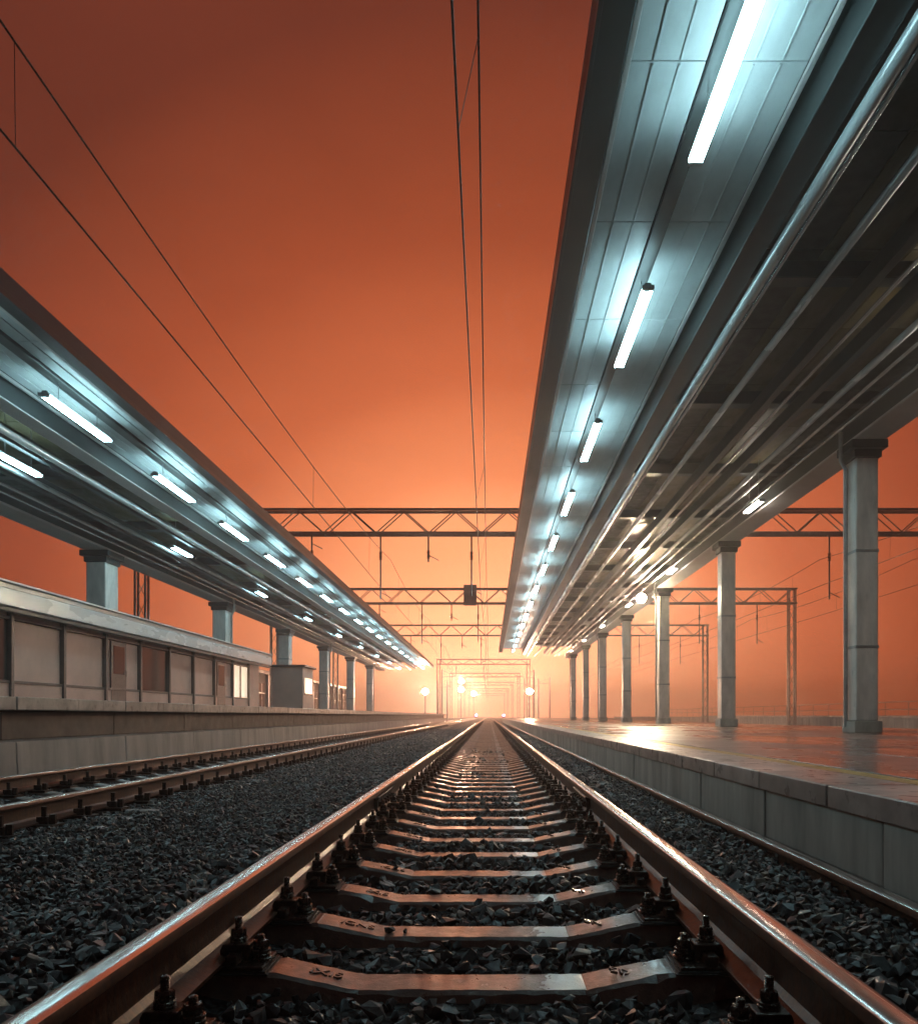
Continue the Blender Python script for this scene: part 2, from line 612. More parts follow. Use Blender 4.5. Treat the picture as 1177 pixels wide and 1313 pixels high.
# crib of the middle track
Xa, Ya = [], []
for layer, step in ((0, .046), (1, .052)):
    for (y0, y1, st) in ((1.55, 8.0, step), (8.0, 20.0, step * 1.35), (20.0, 44.0, step * 2.0)):
        X, Y = scatter(XC - 1.30, XC + 1.30, y0, y1, st)
        Z = ground_z(X) + lumps(X, Y) + (.0 if layer == 0 else .022) + rng.uniform(-.012, .012, X.size)
        S = np.minimum(st, .07) * rng.choice([.40, .52, .68, .95], X.size, p=[.3, .33, .25, .12])
        if y0 >= 8: Z = Z - .016
        if y0 >= 20: Z = Z - .018
        d = sleeper_d(Y)
        under = (np.abs(np.abs(X - XC) - .80) < .13)
        keep = ((d > .096 + (.3 if y0 < 8 else .75) * S) | (np.abs(X - XC) > 1.0 + .05 * np.sin(Y * 5))) & visible(X, Y) & ~(under & (Z > -.28))
        Z = np.where(under, Z - .03, Z)
        Z = np.where((d < .11) & (np.abs(X - XC) > .95), np.maximum(Z, -.196), Z)
        Xa.append(np.stack([X, Y, Z], -1)[keep]); Ya.append(S[keep])
stones('track_ballast', np.concatenate(Xa), np.concatenate(Ya), 'wet dark crushed stone ballast between the sleepers of the middle track')

Xa, Ya = [], []
for (x0, x1, y0, y1, st) in ((-3.35, XC - 1.25, 1.7, 9, .044), (-3.35, XC - 1.25, 9, 22, .062), (-3.35, XC - 1.25, 22, 48, .095), (-5.95, -3.35, 4.5, 12, .055), (-5.95, -3.35, 12, 30, .075), (-5.95, -3.35, 30, 50, .11),
                             (XC + 1.27, 1.70, 1.9, 9, .042), (XC + 1.27, 1.70, 9, 20, .055), (XC + 1.27, 1.70, 20, 44, .09)):
    for layer in (0, 1):
        X, Y = scatter(x0, x1, y0, y1, st)
        Z = ground_z(X) + lumps(X, Y) + layer * .02 + rng.uniform(-.012, .012, X.size)
        S = st * rng.choice([.42, .52, .64, .82], X.size, p=[.3, .35, .25, .1])
        keep = visible(X, Y)
        Xa.append(np.stack([X, Y, Z], -1)[keep]); Ya.append(S[keep])
stones('side_ballast', np.concatenate(Xa), np.concatenate(Ya), 'dark grey stone ballast beside and between the tracks')

# ================================================================== platforms (setting)
PX, PZ = 1.70, .19           # edge and height of the low platform
PYE = 100.0
p = MB()
p.prism_y([(PX + .06, -.45), (11.9, -.45), (11.9, PZ - .004), (PX + .06, PZ - .004)], [-6, 10, 30, PYE])
plat = p.build('platform_right', M['wet_platform'])
tag(plat, 'low wet asphalt platform with pale coping and a yellow line', 'platform', kind='structure')
# coping stones
cb = MB(); cb.box(0, .46, 0, .985, -.10, .012)
cop = cb.mesh('coping_stone', M['coping_stone'], None, .008, 2)
fb = MB(); fb.box(0, .09, 0, 1.485, -.30, .0)
fpan = fb.mesh('face_panel', M['concrete_face'], None, .01, 2)
y = -4.0
while y < 70:
    link('coping_stone', cop, plat, (PX, y, PZ), (R(random.uniform(-.15, .15)), 0, R(random.uniform(-.12, .12))))
    y += 1.0
y = -4.0
while y < 70:
    link('face_panel', fpan, plat, (PX + .035 + random.uniform(-.004, .004), y, PZ - .104))
    y += 1.5
t = MB(); t.box(PX, PX + .46, 70, PYE, PZ - .1, PZ + .012); t.build('coping_run', M['coping_stone'], plat)
t = MB(); t.box(PX + .035, PX + .1, 70, PYE, -.45, PZ - .104); t.build('face_run', M['concrete_face'], plat)
# yellow line and paving joints
yl = MB()
for k in range(60):
    yl.box(PX + .52, PX + .66, -4 + k * 1.6, -4 + k * 1.6 + 1.585, PZ - .006, PZ + .003)
yl.build('safety_line', M['yellow_paint'], plat)
# paving slabs beyond the line
sb = MB(); sb.box(0, 1.19, 0, 1.19, -.05, .003)
slab = sb.mesh('paving_slab', M['wet_platform'], None, .006, 1)
for i in range(4):
    for j in range(26):
        link('paving_slab', slab, plat, (PX + .70 + i * 1.2, -2 + j * 1.2, PZ + random.uniform(-.0015, .0025)), (0, 0, 0))

# high platform on the other side
LX, LPZ = -5.95, .79
p = MB()
p.prism_y([(-13.3, -.6), (LX - .30, -.6), (LX - .30, LPZ - .18), (LX - .30, LPZ - .012), (-13.3, LPZ - .012)], [-2, 20, 60, 110])
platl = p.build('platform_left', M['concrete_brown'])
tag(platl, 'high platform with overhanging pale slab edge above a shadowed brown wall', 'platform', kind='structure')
cb = MB(); cb.box(-.85, 0, 0, 1.485, -.17, 0)
cop2 = cb.mesh('edge_slab', M['coping_stone'], None, .012, 2)
fb = MB(); fb.prism_y([(-.25, -.45), (0, -.45), (-.03, .22), (-.10, .24), (-.25, .24)], [0, 2.985])
foot = fb.mesh('footing_block', M['concrete_pale'], None, .012, 2)
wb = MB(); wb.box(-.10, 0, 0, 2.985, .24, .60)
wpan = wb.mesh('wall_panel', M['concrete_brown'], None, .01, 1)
y = 4.0
while y < 85:
    link('edge_slab', cop2, platl, (LX + random.uniform(-.006, .006), y, LPZ + random.uniform(-.004, .004)))
    y += 1.5
y = 4.0
while y < 85:
    link('footing_block', foot, platl, (LX + .02, y, 0))
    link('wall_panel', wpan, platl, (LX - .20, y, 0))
    y += 3.0
t = MB(); t.box(LX - .85, LX, 85, 110, LPZ - .17, LPZ); t.build('edge_run', M['coping_stone'], platl)
t = MB(); t.box(LX - .25, LX + .02, 85, 110, -.45, .24); t.build('footing_run', M['concrete_pale'], platl)
t = MB(); t.box(-13.3, LX - .86, 0, 110, LPZ - .011, LPZ - .002); t.build('platform_paving', M['wet_platform'], platl)

# ================================================================== rails
RH = .18
web_prof = [(-.075, -.18), (.075, -.18), (.075, -.169), (.055, -.1605), (.026, -.150), (.0125, -.132), (.009, -.10), (.009, -.07), (.011, -.052),
            (.0165, -.0455), (-.0165, -.0455), (-.011, -.052), (-.009, -.07), (-.009, -.10), (-.0125, -.132), (-.026, -.150), (-.055, -.1605), (-.075, -.169)]
head_prof = [(-.0165, -.045), (.0165, -.045), (.0345, -.036), (.0375, -.032), (.0365, -.013), (.0335, -.0055), (.027, -.0018), (.014, -.0004), (0, 0),
             (-.014, -.0004), (-.027, -.0018), (-.0335, -.0055), (-.0365, -.013), (-.0375, -.032), (-.0345, -.036)]


def rail(x, z, y0, y1, label, group, name='steel_rail'):
    ysl = list(np.linspace(y0, y1, max(2, int((y1 - y0) / 6))))
    w = MB(); w.prism_y(web_prof, [q - y0 for q in ysl])
    o = w.build(name, M['rust'], None, 22, loc=(x, y0, z))
    h = MB(); h.prism_y(head_prof, [q - y0 for q in ysl])
    h.build('rail_head', M['head'], o, 28)
    tag(o, label, 'rail', group)
    return o


YJ = 6.18
for x, side in ((RL, 'left'), (RR, 'right')):
    rail(x, 0, -2, YJ - .004, 'near length of the %s rail of the middle track, up to the bolted joint' % side, 'rails of the middle track')
    rail(x, 0, YJ + .004, 420, 'far length of the %s rail of the middle track, beyond the bolted joint' % side, 'rails of the middle track')
rail(XL + HG + .0375, LZ, 2, 420, 'rusty rail of the neighbouring track closer to the middle track', 'rails of the neighbouring track')
rail(XL - HG - .0375, LZ, 2, 420, 'rusty rail of the neighbouring track closer to the high platform', 'rails of the neighbouring track')
rail(1.585, -.155, .5, 62, 'loose rail lying in the ballast along the foot of the low platform', None, 'spare_rail')

# joint bars
for x, s, side in ((RL, 1, 'left'), (RR, -1, 'right')):
    jt = empty('rail_joint', (x, YJ, 0))
    tag(jt, 'bolted joint bars clamping the %s rail of the middle track' % side, 'rail joint', 'rail joints')
    for q in (1, -1):
        b = MB()
        b.prism_y([(q * .012, -.150), (q * .052, -.1585), (q * .050, -.148), (q * .036, -.125), (q * .036, -.075), (q * .050, -.052), (q * .050, -.042), (q * .036, -.042), (q * .013, -.054)], [-.42, .42])
        bar = b.build('joint_bar', M['fastening_steel'], jt, None, .003, 1)
        for k in range(6):
            yy = -.34 + k * .136
            nb = MB()
            nb.tube([(q * .036, yy, -.10), (q * .040, yy, -.10)], .026, 14)
            nb.tube([(q * .040, yy, -.10), (q * .060, yy, -.10)], .021, 6)
            nb.tube([(q * .060, yy, -.10), (q * .082, yy, -.10)], .0115, 10)
            nb.build('bolt', M['bolt_steel'], bar, 35)

# ================================================================== sleepers with their fastenings
def sleeper_mesh(seed):
    r = random.Random(seed)
    kx = [-1.35, -1.30, -.66, -.575, -.335, .335, .575, .66, 1.30, 1.35]
    kz = [-.225, -.205, -.200, -.200, -.250, -.250, -.200, -.200, -.205, -.225]
    xs = sorted(set([round(-1.35 + .03 * i, 4) for i in range(91)] + kx))
    chips = [(r.uniform(-1.3, 1.3), r.choice((-1, 1)), r.uniform(.015, .05), r.uniform(.003, .013)) for _ in range(16)]
    b = MB()
    vs, fs = [], []
    n = 6
    for x in xs:
        zt = float(np.interp(x, kx, kz)) + r.uniform(-.0012, .0012)
        e = .012 if abs(x) > 1.34 else 0
        row = []
        for q in (1, -1):
            c = .010 + r.uniform(-.002, .003)
            for (cx, cs, w, d) in chips:
                if cs == q: c += d * math.exp(-((x - cx) / w) ** 2)
            row.append((c, q))
        (c1, _), (c2, _) = row
        vs += [(x, -.135 + e, -.43), (x, .135 - e, -.43), (x, .083 - e - c1 * .12, zt - c1), (x, .081 - e - c1, zt), (x, -.081 + e + c2, zt), (x, -.083 + e + c2 * .12, zt - c2)]
    for k in range(len(xs) - 1):
        for i in range(n):
            j = (i + 1) % n
            fs.append((k * n + i, k * n + j, (k + 1) * n + j, (k + 1) * n + i))
    fs.append(tuple(range(n))); fs.append(tuple((len(xs) - 1) * n + i for i in range(n))[::-1])
    b.add(vs, fs)
    return b.mesh('railway_sleeper', M['sleeper'], 24)


SLEEPERS = [sleeper_mesh(q) for q in range(6)]


def hexnut(b, x, y, z, r, h, turn=0):
    vs, fs = [], []
    rows = [(r * .93, 0), (r, h * .12), (r, h * .85), (r * .88, h)]
    for (rr, zz) in rows:
        for i in range(6):
            q = 2 * math.pi * i / 6 + turn
            vs.append((x + rr * math.cos(q), y + rr * math.sin(q), z + zz))
    for k in range(3):
        for i in range(6):
            j = (i + 1) % 6
            fs.append((k * 6 + i, k * 6 + j, (k + 1) * 6 + j, (k + 1) * 6 + i))
    fs.append(tuple(range(6))[::-1]); fs.append(tuple(18 + i for i in range(6)))
    b.add(vs, fs)


def thread(b, x, y, z0, z1, r):
    prof = []
    k = max(2, int((z1 - z0) / .0045))
    for i in range(k):
        z = z0 + (z1 - z0) * i / k
        prof += [(r, z), (r * .86, z + (z1 - z0) / k * .5)]
    prof += [(r, z1 - .002), (r * .7, z1)]
    b.lathe(prof, 9, (x, y, 0))


# all in the frame of a rail seat: x = 0 at the rail axis, +x to the track axis, z as in the scene
b = MB(); b.box(-.205, .205, -.088, .088, -.204, -.199)
b.box(-.198, .198, -.084, .084, -.1988, -.1935)
PAD = b.mesh('rubber_pad', M['rubber_pad'], None, .001)
b = MB(); b.box(-.19, .19, -.08, .08, -.1932, -.1815)
for q in (-1, 1):
    # rib that holds the foot of the rail, with the slot for the bolt
    b.box(q * .080 if q > 0 else -.112, .112 if q > 0 else -.080, -.08, -.018, -.1815, -.150)
    b.box(q * .080 if q > 0 else -.112, .112 if q > 0 else -.080, .018, .08, -.1815, -.150)
PLATE = b.mesh('base_plate', M['fastening_steel'], None, .004, 2)


def clip_mesh(q):
    b = MB()
    b.prism_y([(q * .052, -.160), (q * .074, -.166), (q * .078, -.150), (q * .118, -.150), (q * .122, -.178), (q * .136, -.178), (q * .138, -.128), (q * .058, -.128), (q * .050, -.146)], [-.034, .034])
    return b.mesh('rail_clip', M['fastening_steel'], None, .004, 2)


def clip_bolt_mesh(q):
    b = MB(); x = q * .096
    b.lathe([(.024, -.128), (.026, -.126), (.026, -.121), (.024, -.119), (.026, -.117), (.026, -.112), (.024, -.110)], 14, (x, 0, 0))
    hexnut(b, x, 0, -.110, .0225, .024, .3)
    thread(b, x, 0, -.086, -.052, .0115)
    return b.mesh('clip_bolt', M['bolt_steel'], 40)


def anchor_bolt_mesh(q):
    b = MB(); x = q * .162
    b.lathe([(.031, -.1815), (.033, -.179), (.033, -.172), (.030, -.170), (.027, -.169), (.029, -.166), (.029, -.160), (.026, -.157), (.029, -.154), (.029, -.148), (.025, -.146)], 14, (x, 0, 0))
    hexnut(b, x, 0, -.146, .0235, .024, .1)
    thread(b, x, 0, -.122, -.104, .0115)
    return b.mesh('anchor_bolt', M['bolt_steel'], 40)


CLIP = {q: clip_mesh(q) for q in (1, -1)}
CBOLT = {q: clip_bolt_mesh(q) for q in (1, -1)}
ABOLT = {q: anchor_bolt_mesh(q) for q in (1, -1)}
# one-piece fastening for the sleepers too far away to show bolts
b = MB(); b.box(-.205, .205, -.085, .085, -.204, -.1815)
for q in (-1, 1):
    b.box(min(q * .055, q * .135), max(q * .055, q * .135), -.034, .034, -.178, -.126)
    b.tube([(q * .096, 0, -.126), (q * .096, 0, -.052)], .020, 6)
    b.tube([(q * .162, 0, -.18), (q * .162, 0, -.108)], .026, 6)
FAST = b.mesh('rail_fastening', M['fastening_steel'])


def text_mesh(s, size):
    cu = bpy.data.curves.new('cast_text', 'FONT')
    cu.body = s; cu.size = size; cu.extrude = .0035; cu.bevel_depth = .0006; cu.align_x = 'CENTER'; cu.align_y = 'CENTER'
    o = bpy.data.objects.new('cast_text', cu)
    COL.objects.link(o)
    dg = bpy.context.evaluated_depsgraph_get()
    me = bpy.data.meshes.new_from_object(o.evaluated_get(dg))
    bpy.data.objects.remove(o)
    me.materials.clear(); me.materials.append(M['sleeper'])
    return me


TEXTS = [text_mesh('IXI5', .062), text_mesh('IGNS', .058)]


def fastenings(sl, lz=0):
    for s in (-1, 1):
        p = link('base_plate', PLATE, sl, (s * (HG + .0375), 0, 0))
        link('rubber_pad', PAD, p)
        for q in (1, -1):
            link('rail_clip', CLIP[q], p, (0, random.uniform(-.004, .004), 0))
            link('clip_bolt', CBOLT[q], p, (0, 0, random.uniform(-.004, .004)))
            link('anchor_bolt', ABOLT[q], p, (0, 0, random.uniform(-.003, .003)))


LOOKS = {1: 'nearest wet concrete sleeper in view, broad with raised lettering and a white paint patch',
         2: 'second concrete sleeper from the camera, with raised lettering and two small stones on it'}
NS_FULL, NS = 44, 180
k = 0
for i in range(-1, NS):
    yy = Y1 + i * PITCH
    o = link('railway_sleeper', SLEEPERS[i % 6], None, (XC + random.uniform(-.006, .006), yy + random.uniform(-.008, .008), 0), (0, 0, R(random.uniform(-.35, .35))))
    num = i + 1
    if i < 0:
        lab = 'sleeper just below the frame, only its rail bolts showing'
    elif num in LOOKS:
        lab = LOOKS[num]
    elif num <= 99:
        lab = '%s concrete sleeper from the camera in the middle track' % ordinal(num)
    else:
        lab = 'concrete sleeper far down the middle track where the rows merge in haze'
    tag(o, lab, 'sleeper', 'concrete sleepers of the middle track')
    if i < NS_FULL:
        fastenings(o)
    else:
        for s in (-1, 1): link('rail_fastening', FAST, o, (s * (HG + .0375), 0, 0))
    if 0 <= i < 8:
        me = TEXTS[0 if i % 2 == 0 else 1]
        link('cast_lettering', me, o, (-.44, .005, -.2275), (0, math.atan2(.05, .24), 0))
        link('cast_lettering', me, o, (.46, .005, -.2235), (0, -math.atan2(.05, .24), math.pi))

# sleepers of the neighbouring track
for i in range(0, 110):
    yy = 4.3 + i * PITCH
    o = link('railway_sleeper', SLEEPERS[i % 6], None, (XL + random.uniform(-.01, .01), yy, LZ), (0, 0, R(random.uniform(-.3, .3))))
    tag(o, '%s concrete sleeper from the camera in the neighbouring track' % ordinal(i + 1) if i < 70 else 'concrete sleeper far down the neighbouring track where its rows merge', 'sleeper', 'concrete sleepers of the neighbouring track')
    for s in (-1, 1): link('rail_fastening', FAST, o, (s * (HG + .0375), 0, 0))

# sleepers beyond the three hundred that show: one mass
b = MB()
for i in range(NS, 480):
    y = Y1 + i * PITCH
    b.box(XC - 1.3, XC + 1.3, y - .08, y + .08, -.36, -.235)
for i in range(110, 400):
    y = 4.3 + i * PITCH
    b.box(XL - 1.3, XL + 1.3, y - .08, y + .08, -.4, LZ - .235)
tag(b.build('distant_sleepers', M['sleeper']), 'merged rows of sleepers in the far distance', 'sleepers', kind='stuff')

# loose stones lying on the sleepers
LS = [(-.315, Y1 + PITCH - .01, .024, 'larger of two dark stones lying on the second sleeper'), (-.255, Y1 + PITCH - .015, .017, 'smaller of two dark stones lying on the second sleeper'),
      (-.42, Y1 + 3 * PITCH, .026, 'dark stone on the sloping end of the fourth sleeper'), (.02, Y1 + 8 * PITCH, .04, 'dark stone on the ninth sleeper near its middle'),
      (-.50, Y1 + 11 * PITCH, .04, 'dark stone on the sloping end of the twelfth sleeper'), (.36, Y1 + 11 * PITCH, .03, 'dark stone on the twelfth sleeper towards the right rail'),
      (-.33, Y1 + 15 * PITCH, .035, 'dark stone on the sixteenth sleeper'), (-.36, Y1 + 16 * PITCH, .035, 'dark stone on the seventeenth sleeper')]
for i, (x, y, r, lab) in enumerate(LS):
    tv, tf = TEMPL[i % len(TEMPL)]
    me = tri_mesh('loose_stone', tv * r, tf, M['stone'])
    zt = float(np.interp(abs(x), [0, .335, .575, .66], [-.25, -.25, -.20, -.20]))
    o = link('loose_stone', me, None, (XC + x, y, zt + r * .42), (0, 0, i))
    tag(o, lab, 'stone', 'loose stones on the sleepers')

# ================================================================== canopies
def canopy_lamp(name, x, y, z, zc, length, label, group, glow='tube_glow'):
    t = empty(name, (x, y, z))
    b = MB(); b.box(-.045, .045, -length / 2, length / 2, .035, .095)
    b.build('spine', M['lamp_housing'], t, None, .006)
    for q in (-1, 1):
        e = MB(); e.tube([(q * .062, -length / 2 + .04, .02), (q * .062, length / 2 - .04, .02)], .021, 8, cap=False)
        e.build('tube', M[glow], t, 50)
        c = MB(); c.box(-.085, .085, q * length / 2 - .035, q * length / 2 + .035, -.012, .05); c.build('end_cap', M['lamp_housing'], t, None, .005)
    h = MB(); h.tube([(0, -length * .3, .095), (0, -length * .3, zc - z)], .008, 6); h.build('hanger', M['galvanised'], t)
    h = MB(); h.tube([(0, length * .3, .095), (0, length * .3, zc - z)], .008, 6); h.build('hanger', M['galvanised'], t)
    tag(t, label, 'lamp', group)
    return t


def canopy(sgn, d, label):
    """d: distances from the picture axis, heights in scene z; sgn mirrors it"""
    X = lambda a, b: (min(sgn * a, sgn * b), max(sgn * a, sgn * b))
    t = empty('platform_canopy', (0, 0, 0))
    tag(t, label, 'canopy', 'platform canopies')
    y0, y1 = d['y0'], d['y1']

    def bar(name, a, b_, z0, z1, mat, bevel=.012, yy0=None, yy1=None):
        m_ = MB(); xa, xb = X(a, b_); m_.box(xa, xb, y0 if yy0 is None else yy0, y1 if yy1 is None else yy1, z0, z1)
        return m_.build(name, M[mat], t, None, bevel, 2)

    def pipe(name, a, z, r, mat='pipe_steel', y1_=None):
        m_ = MB(); m_.tube([(sgn * a, y0 + .1, z), (sgn * a, (y1 if y1_ is None else y1_) - .2, z)], r, 14)
        return m_.build(name, M[mat], t, 50)
    f = d['fascia']
    bar('fascia', f[0], f[1], f[2], f[3], 'fascia_steel', .02)
    bar('edge_lip', f[0] - .012, f[0] + .03, f[2] - .03, f[2] + .06, 'girder_steel', .004)
    bar('edge_trim', f[1] + .002, f[1] + .062, f[2] + .015, f[2] + .055, 'trim_pale', .006)
    # soffit panels, one by one
    a, b_, zc, step = d['soffit']
    mid = d['lamp_x']
    for (p0, p1) in ((a, mid - .11), (mid + .11, b_)):
        xa, xb = X(p0, p1)
        m_ = MB(); m_.box(xa, xb, 0, step - .014, 0, .03)
        # two pressed ribs along each panel
        for q in (.33, .67):
            xx = xa + (xb - xa) * q
            m_.box(xx - .012, xx + .012, .02, step - .034, -.014, -.001)
        pm = m_.mesh('soffit_panel', M['soffit_panel'], None, .003)
        yy = y0
        while yy + step <= y1 + .01:
            link('soffit_panel', pm, t, (0, yy, zc + random.uniform(-.003, .003)))
            yy += step
    bar('lamp_rail', mid - .10, mid + .10, zc - .05, zc + .02, 'girder_steel', .01)
    bar('soffit_trim', b_ + .004, b_ + .06, zc - .06, zc - .01, 'trim_pale', .006)
    for (nm, a_, bb, z0, z1, mt) in d['bars']:
        bar(nm, a_, bb, z0, z1, mt)
    for k_, (a_, z, r) in enumerate(d['pipes']):
        pipe('pipe', a_, z, r, 'pipe_paint' if r > .045 else 'pipe_steel')
    # roof deck
    m_ = MB(); xa, xb = X(d.get('deck_x', f[1] - .04), d['far']); m_.box(xa, xb, y0, y1, d['deck'], d['deck'] + .09)
    m_.build('roof_deck', M['roof_sheet'], t)
    # boards of the inner ceiling
    step2 = 2.4
    (c0, c1) = d['boards']
    nb = 3
    for i in range(nb):
        p0 = c0 + (c1 - c0) * i / nb; p1 = c0 + (c1 - c0) * (i + 1) / nb - .02
        xa, xb = X(p0, p1)
        m_ = MB(); m_.box(xa, xb, 0, step2 - .02, -.03, -.002)
        pm = m_.mesh('ceiling_board', M['roof_sheet' if i == 0 else 'ply_board'], None, .004)
        yy = y0
        while yy + step2 <= y1:
            link('ceiling_board', pm, t, (0, yy, d['deck'] + random.uniform(-.004, 0)))
            yy += step2
    # cross rafters and columns
    rf = MB(); xa, xb = X(d['raft'][0], d['raft'][1]); rf.box(xa, xb, -.09, .09, d['deck'] - .30, d['deck'] - .034)
    rf.box(xa, xb, -.14, .14, d['deck'] - .32, d['deck'] - .30)
    rm = rf.mesh('rafter', M['girder_steel'], None, .006)
    yy = d['col0']
    while yy < y1 - .5:
        if yy > y0 + .5: link('rafter', rm, t, (0, yy, 0))
        yy += d['colstep'] / 2
    cx, base, top, hw, hd = d['column']
    cm = MB(); cm.box(-hw, hw, -hd, hd, base + .25, top - .35)
    colm = cm.mesh('column', M['column_paint'], None, .035, 3)
    pl = MB(); pl.box(-hw - .06, hw + .06, -hd - .06, hd + .06, base, base + .25)
    plm = pl.mesh('plinth', M['concrete_face'], None, .02, 2)
    cp = MB(); cp.box(-hw - .05, hw + .05, -hd - .05, hd + .05, top - .35, top - .18)
    cp.box(-hw - .14, hw + .14, -hd - .14, hd + .14, top - .178, top)
    cpm = cp.mesh('capital', M['girder_steel'], None, .015, 2)
    dp = MB(); dp.tube([(-sgn * (hw + .06), hd * .5, base + .12), (-sgn * (hw + .06), hd * .5, top - .5), (-sgn * (hw + .16), hd * .5, top - .3), (-sgn * (hw + .16), hd * .5, top + .3)], .045, 10)
    dpm = dp.mesh('downpipe', M['galvanised'], 50)
    sp = MB(); sp.box(-hw - .008, hw + .008, -hd - .008, hd + .008, -.03, .03)
    stm = sp.mesh('strap', M['galvanised'], None, .003)
    yy = d['col0']
    while yy < y1:
        if yy > 0:
            c = link('column', colm, t, (sgn * cx, yy, 0))
            link('plinth', plm, c); link('capital', cpm, c)
            if int(round((yy - d['col0']) / d['colstep'])) % 2 == 1: link('downpipe', dpm, c)
            for q in (.28, .62): link('strap', stm, c, (0, 0, base + (top - base) * q + random.uniform(-.15, .15)))
        yy += d['colstep']
    return t


RC = dict(y0=-5.0, y1=80.0, fascia=(.99, 1.33, 6.95, 7.45), soffit=(1.40, 3.22, 7.16, 2.6), lamp_x=2.30, deck=7.52, far=8.7,
          bars=[('girder', 3.36, 3.62, 6.72, 7.50, 'girder_steel'), ('girder_flange', 3.32, 3.66, 6.69, 6.718, 'girder_steel'),
                ('purlin', 5.50, 5.64, 6.80, 7.10, 'girder_steel'), ('purlin', 6.26, 6.40, 6.76, 7.05, 'girder_steel'),
                ('girder', 7.72, 8.28, 6.42, 6.95, 'girder_steel'), ('girder_flange', 7.66, 8.34, 6.37, 6.418, 'trim_pale'),
                ('far_fascia', 8.66, 8.74, 6.9, 7.5, 'fascia_steel')],
          pipes=[(3.76, 6.60, .085), (3.98, 6.72, .035), (4.58, 6.56, .062), (5.80, 6.72, .035), (6.62, 6.62, .06), (6.95, 6.60, .04), (7.35, 6.55, .03)],
          boards=(3.7, 7.6), raft=(3.66, 8.6), col0=7.3, colstep=9.7, column=(8.0, PZ, 6.37, .24, .24))
canopy(1, RC, 'tall platform canopy with pale lit soffit towering over the low platform')
LC = dict(y0=-3.0, y1=89.0, fascia=(6.20, 6.45, 5.95, 6.26), deck_x=7.10, soffit=(6.52, 8.02, 6.24, 2.15), lamp_x=7.30, deck=6.60, far=12.9,
          bars=[('girder', 8.12, 8.40, 5.86, 6.58, 'girder_steel'), ('girder_flange', 8.08, 8.44, 5.83, 5.858, 'trim_pale'),
                ('purlin', 9.35, 9.47, 5.9, 6.2, 'girder_steel'), ('purlin', 10.5, 10.64, 5.84, 6.15, 'girder_steel'),
                ('girder', 11.66, 12.24, 5.66, 6.15, 'girder_steel'), ('girder_flange', 11.58, 12.32, 5.60, 5.657, 'trim_pale'),
                ('far_fascia', 12.86, 12.94, 5.9, 6.6, 'fascia_steel')],
          pipes=[(8.78, 5.72, .07), (9.0, 5.84, .035), (10.02, 5.72, .055), (10.9, 5.75, .045), (11.2, 5.7, .03)],
          boards=(8.5, 11.6), raft=(8.44, 12.8), col0=2.5, colstep=11.05, column=(12.0, LPZ, 5.60, .30, .42))
canopy(-1, LC, 'long lit platform canopy above the high platform beside the neighbouring track')

yy = 2.35; k = 0
while yy < 79:
    k += 1
    canopy_lamp('tube_lamp', 2.30, yy, 6.72, 7.11, 2.6, '%s twin tube lamp under the tall canopy, counted from the camera' % ordinal(k), 'tube lamps under the tall canopy')
    yy += 5.2
yy = 12.15; k = 0
while yy < 79:
    k += 1
    canopy_lamp('girder_lamp', 7.30, yy, 6.30, 7.49, 1.3, '%s lamp beside the column girder of the tall canopy, counted from the camera' % ordinal(k), 'lamps beside the column girder', 'girder_tube_glow')
    yy += 9.7
yy = 7.6; k = 0
while yy < 88:
    k += 1
    canopy_lamp('inner_lamp', -9.62, yy, 5.66, 6.57, 1.5, '%s inner row lamp under the high platform canopy, counted from the camera' % ordinal(k), 'inner lamps under the canopy of the high platform')
    yy += 8.6
yy = 5.5; k = 0
while yy < 88:
    k += 1
    canopy_lamp('tube_lamp', -7.30, yy, 5.80, 6.19, 2.2, '%s twin tube lamp under the canopy of the high platform, counted from the camera' % ordinal(k), 'tube lamps under the canopy of the high platform')
    yy += 4.3


# ================================================================== lamps in the distance and on the platforms
def floodlight(x, y, z, label, size=.5, glow='flood_glow', pole=None, group='floodlights', tilt=12, bracket=None):
    t = empty('floodlight', (x, y, z if pole is None else pole))
    dz = 0 if pole is None else z - pole
    if pole is not None:
        p_ = MB(); p_.tube([(0, .25, 0), (0, .25, dz * .5), (0, .25, dz + .3)], [.11, .09, .06], 10); p_.build('mast', M['galvanised'], t, 50)
        p_ = MB(); p_.lathe([(.2, 0), (.2, .04), (.13, .06), (.12, .3)], 10, (0, .25, 0)); p_.build('mast_base', M['galvanised'], t)
    if bracket is not None:
        p_ = MB(); p_.tube([(0, .1, dz), bracket], .025, 8); p_.build('bracket', M['galvanised'], t)
    s = size / 2
    h = MB(); h.tube([(0, -.04, 0), (0, 0, 0), (0, s * .5, 0), (0, s * .95, 0), (0, s * 1.25, 0)], [s * 1.04, s, s * .82, s * .45, s * .3], 20)
    hd = h.build('lamp_head', M['galvanised'], t, 50)
    hd.location = (0, 0, dz); hd.rotation_euler = (R(tilt), 0, 0)
    g_ = MB(); g_.tube([(0, -.060, 0), (0, -.043, 0)], [s * .80, s * .94], 16); g_.build('lens', M[glow], hd)
    y_ = MB(); y_.tube([(-s * 1.1, s * .3, -.02), (-s * 1.1, s * .3, s * 1.3), (s * 1.1, s * .3, s * 1.3), (s * 1.1, s * .3, -.02)], .02, 6); y_.build('yoke', M['galvanised'], hd)
    tag(t, label, 'floodlight', group)
    return t


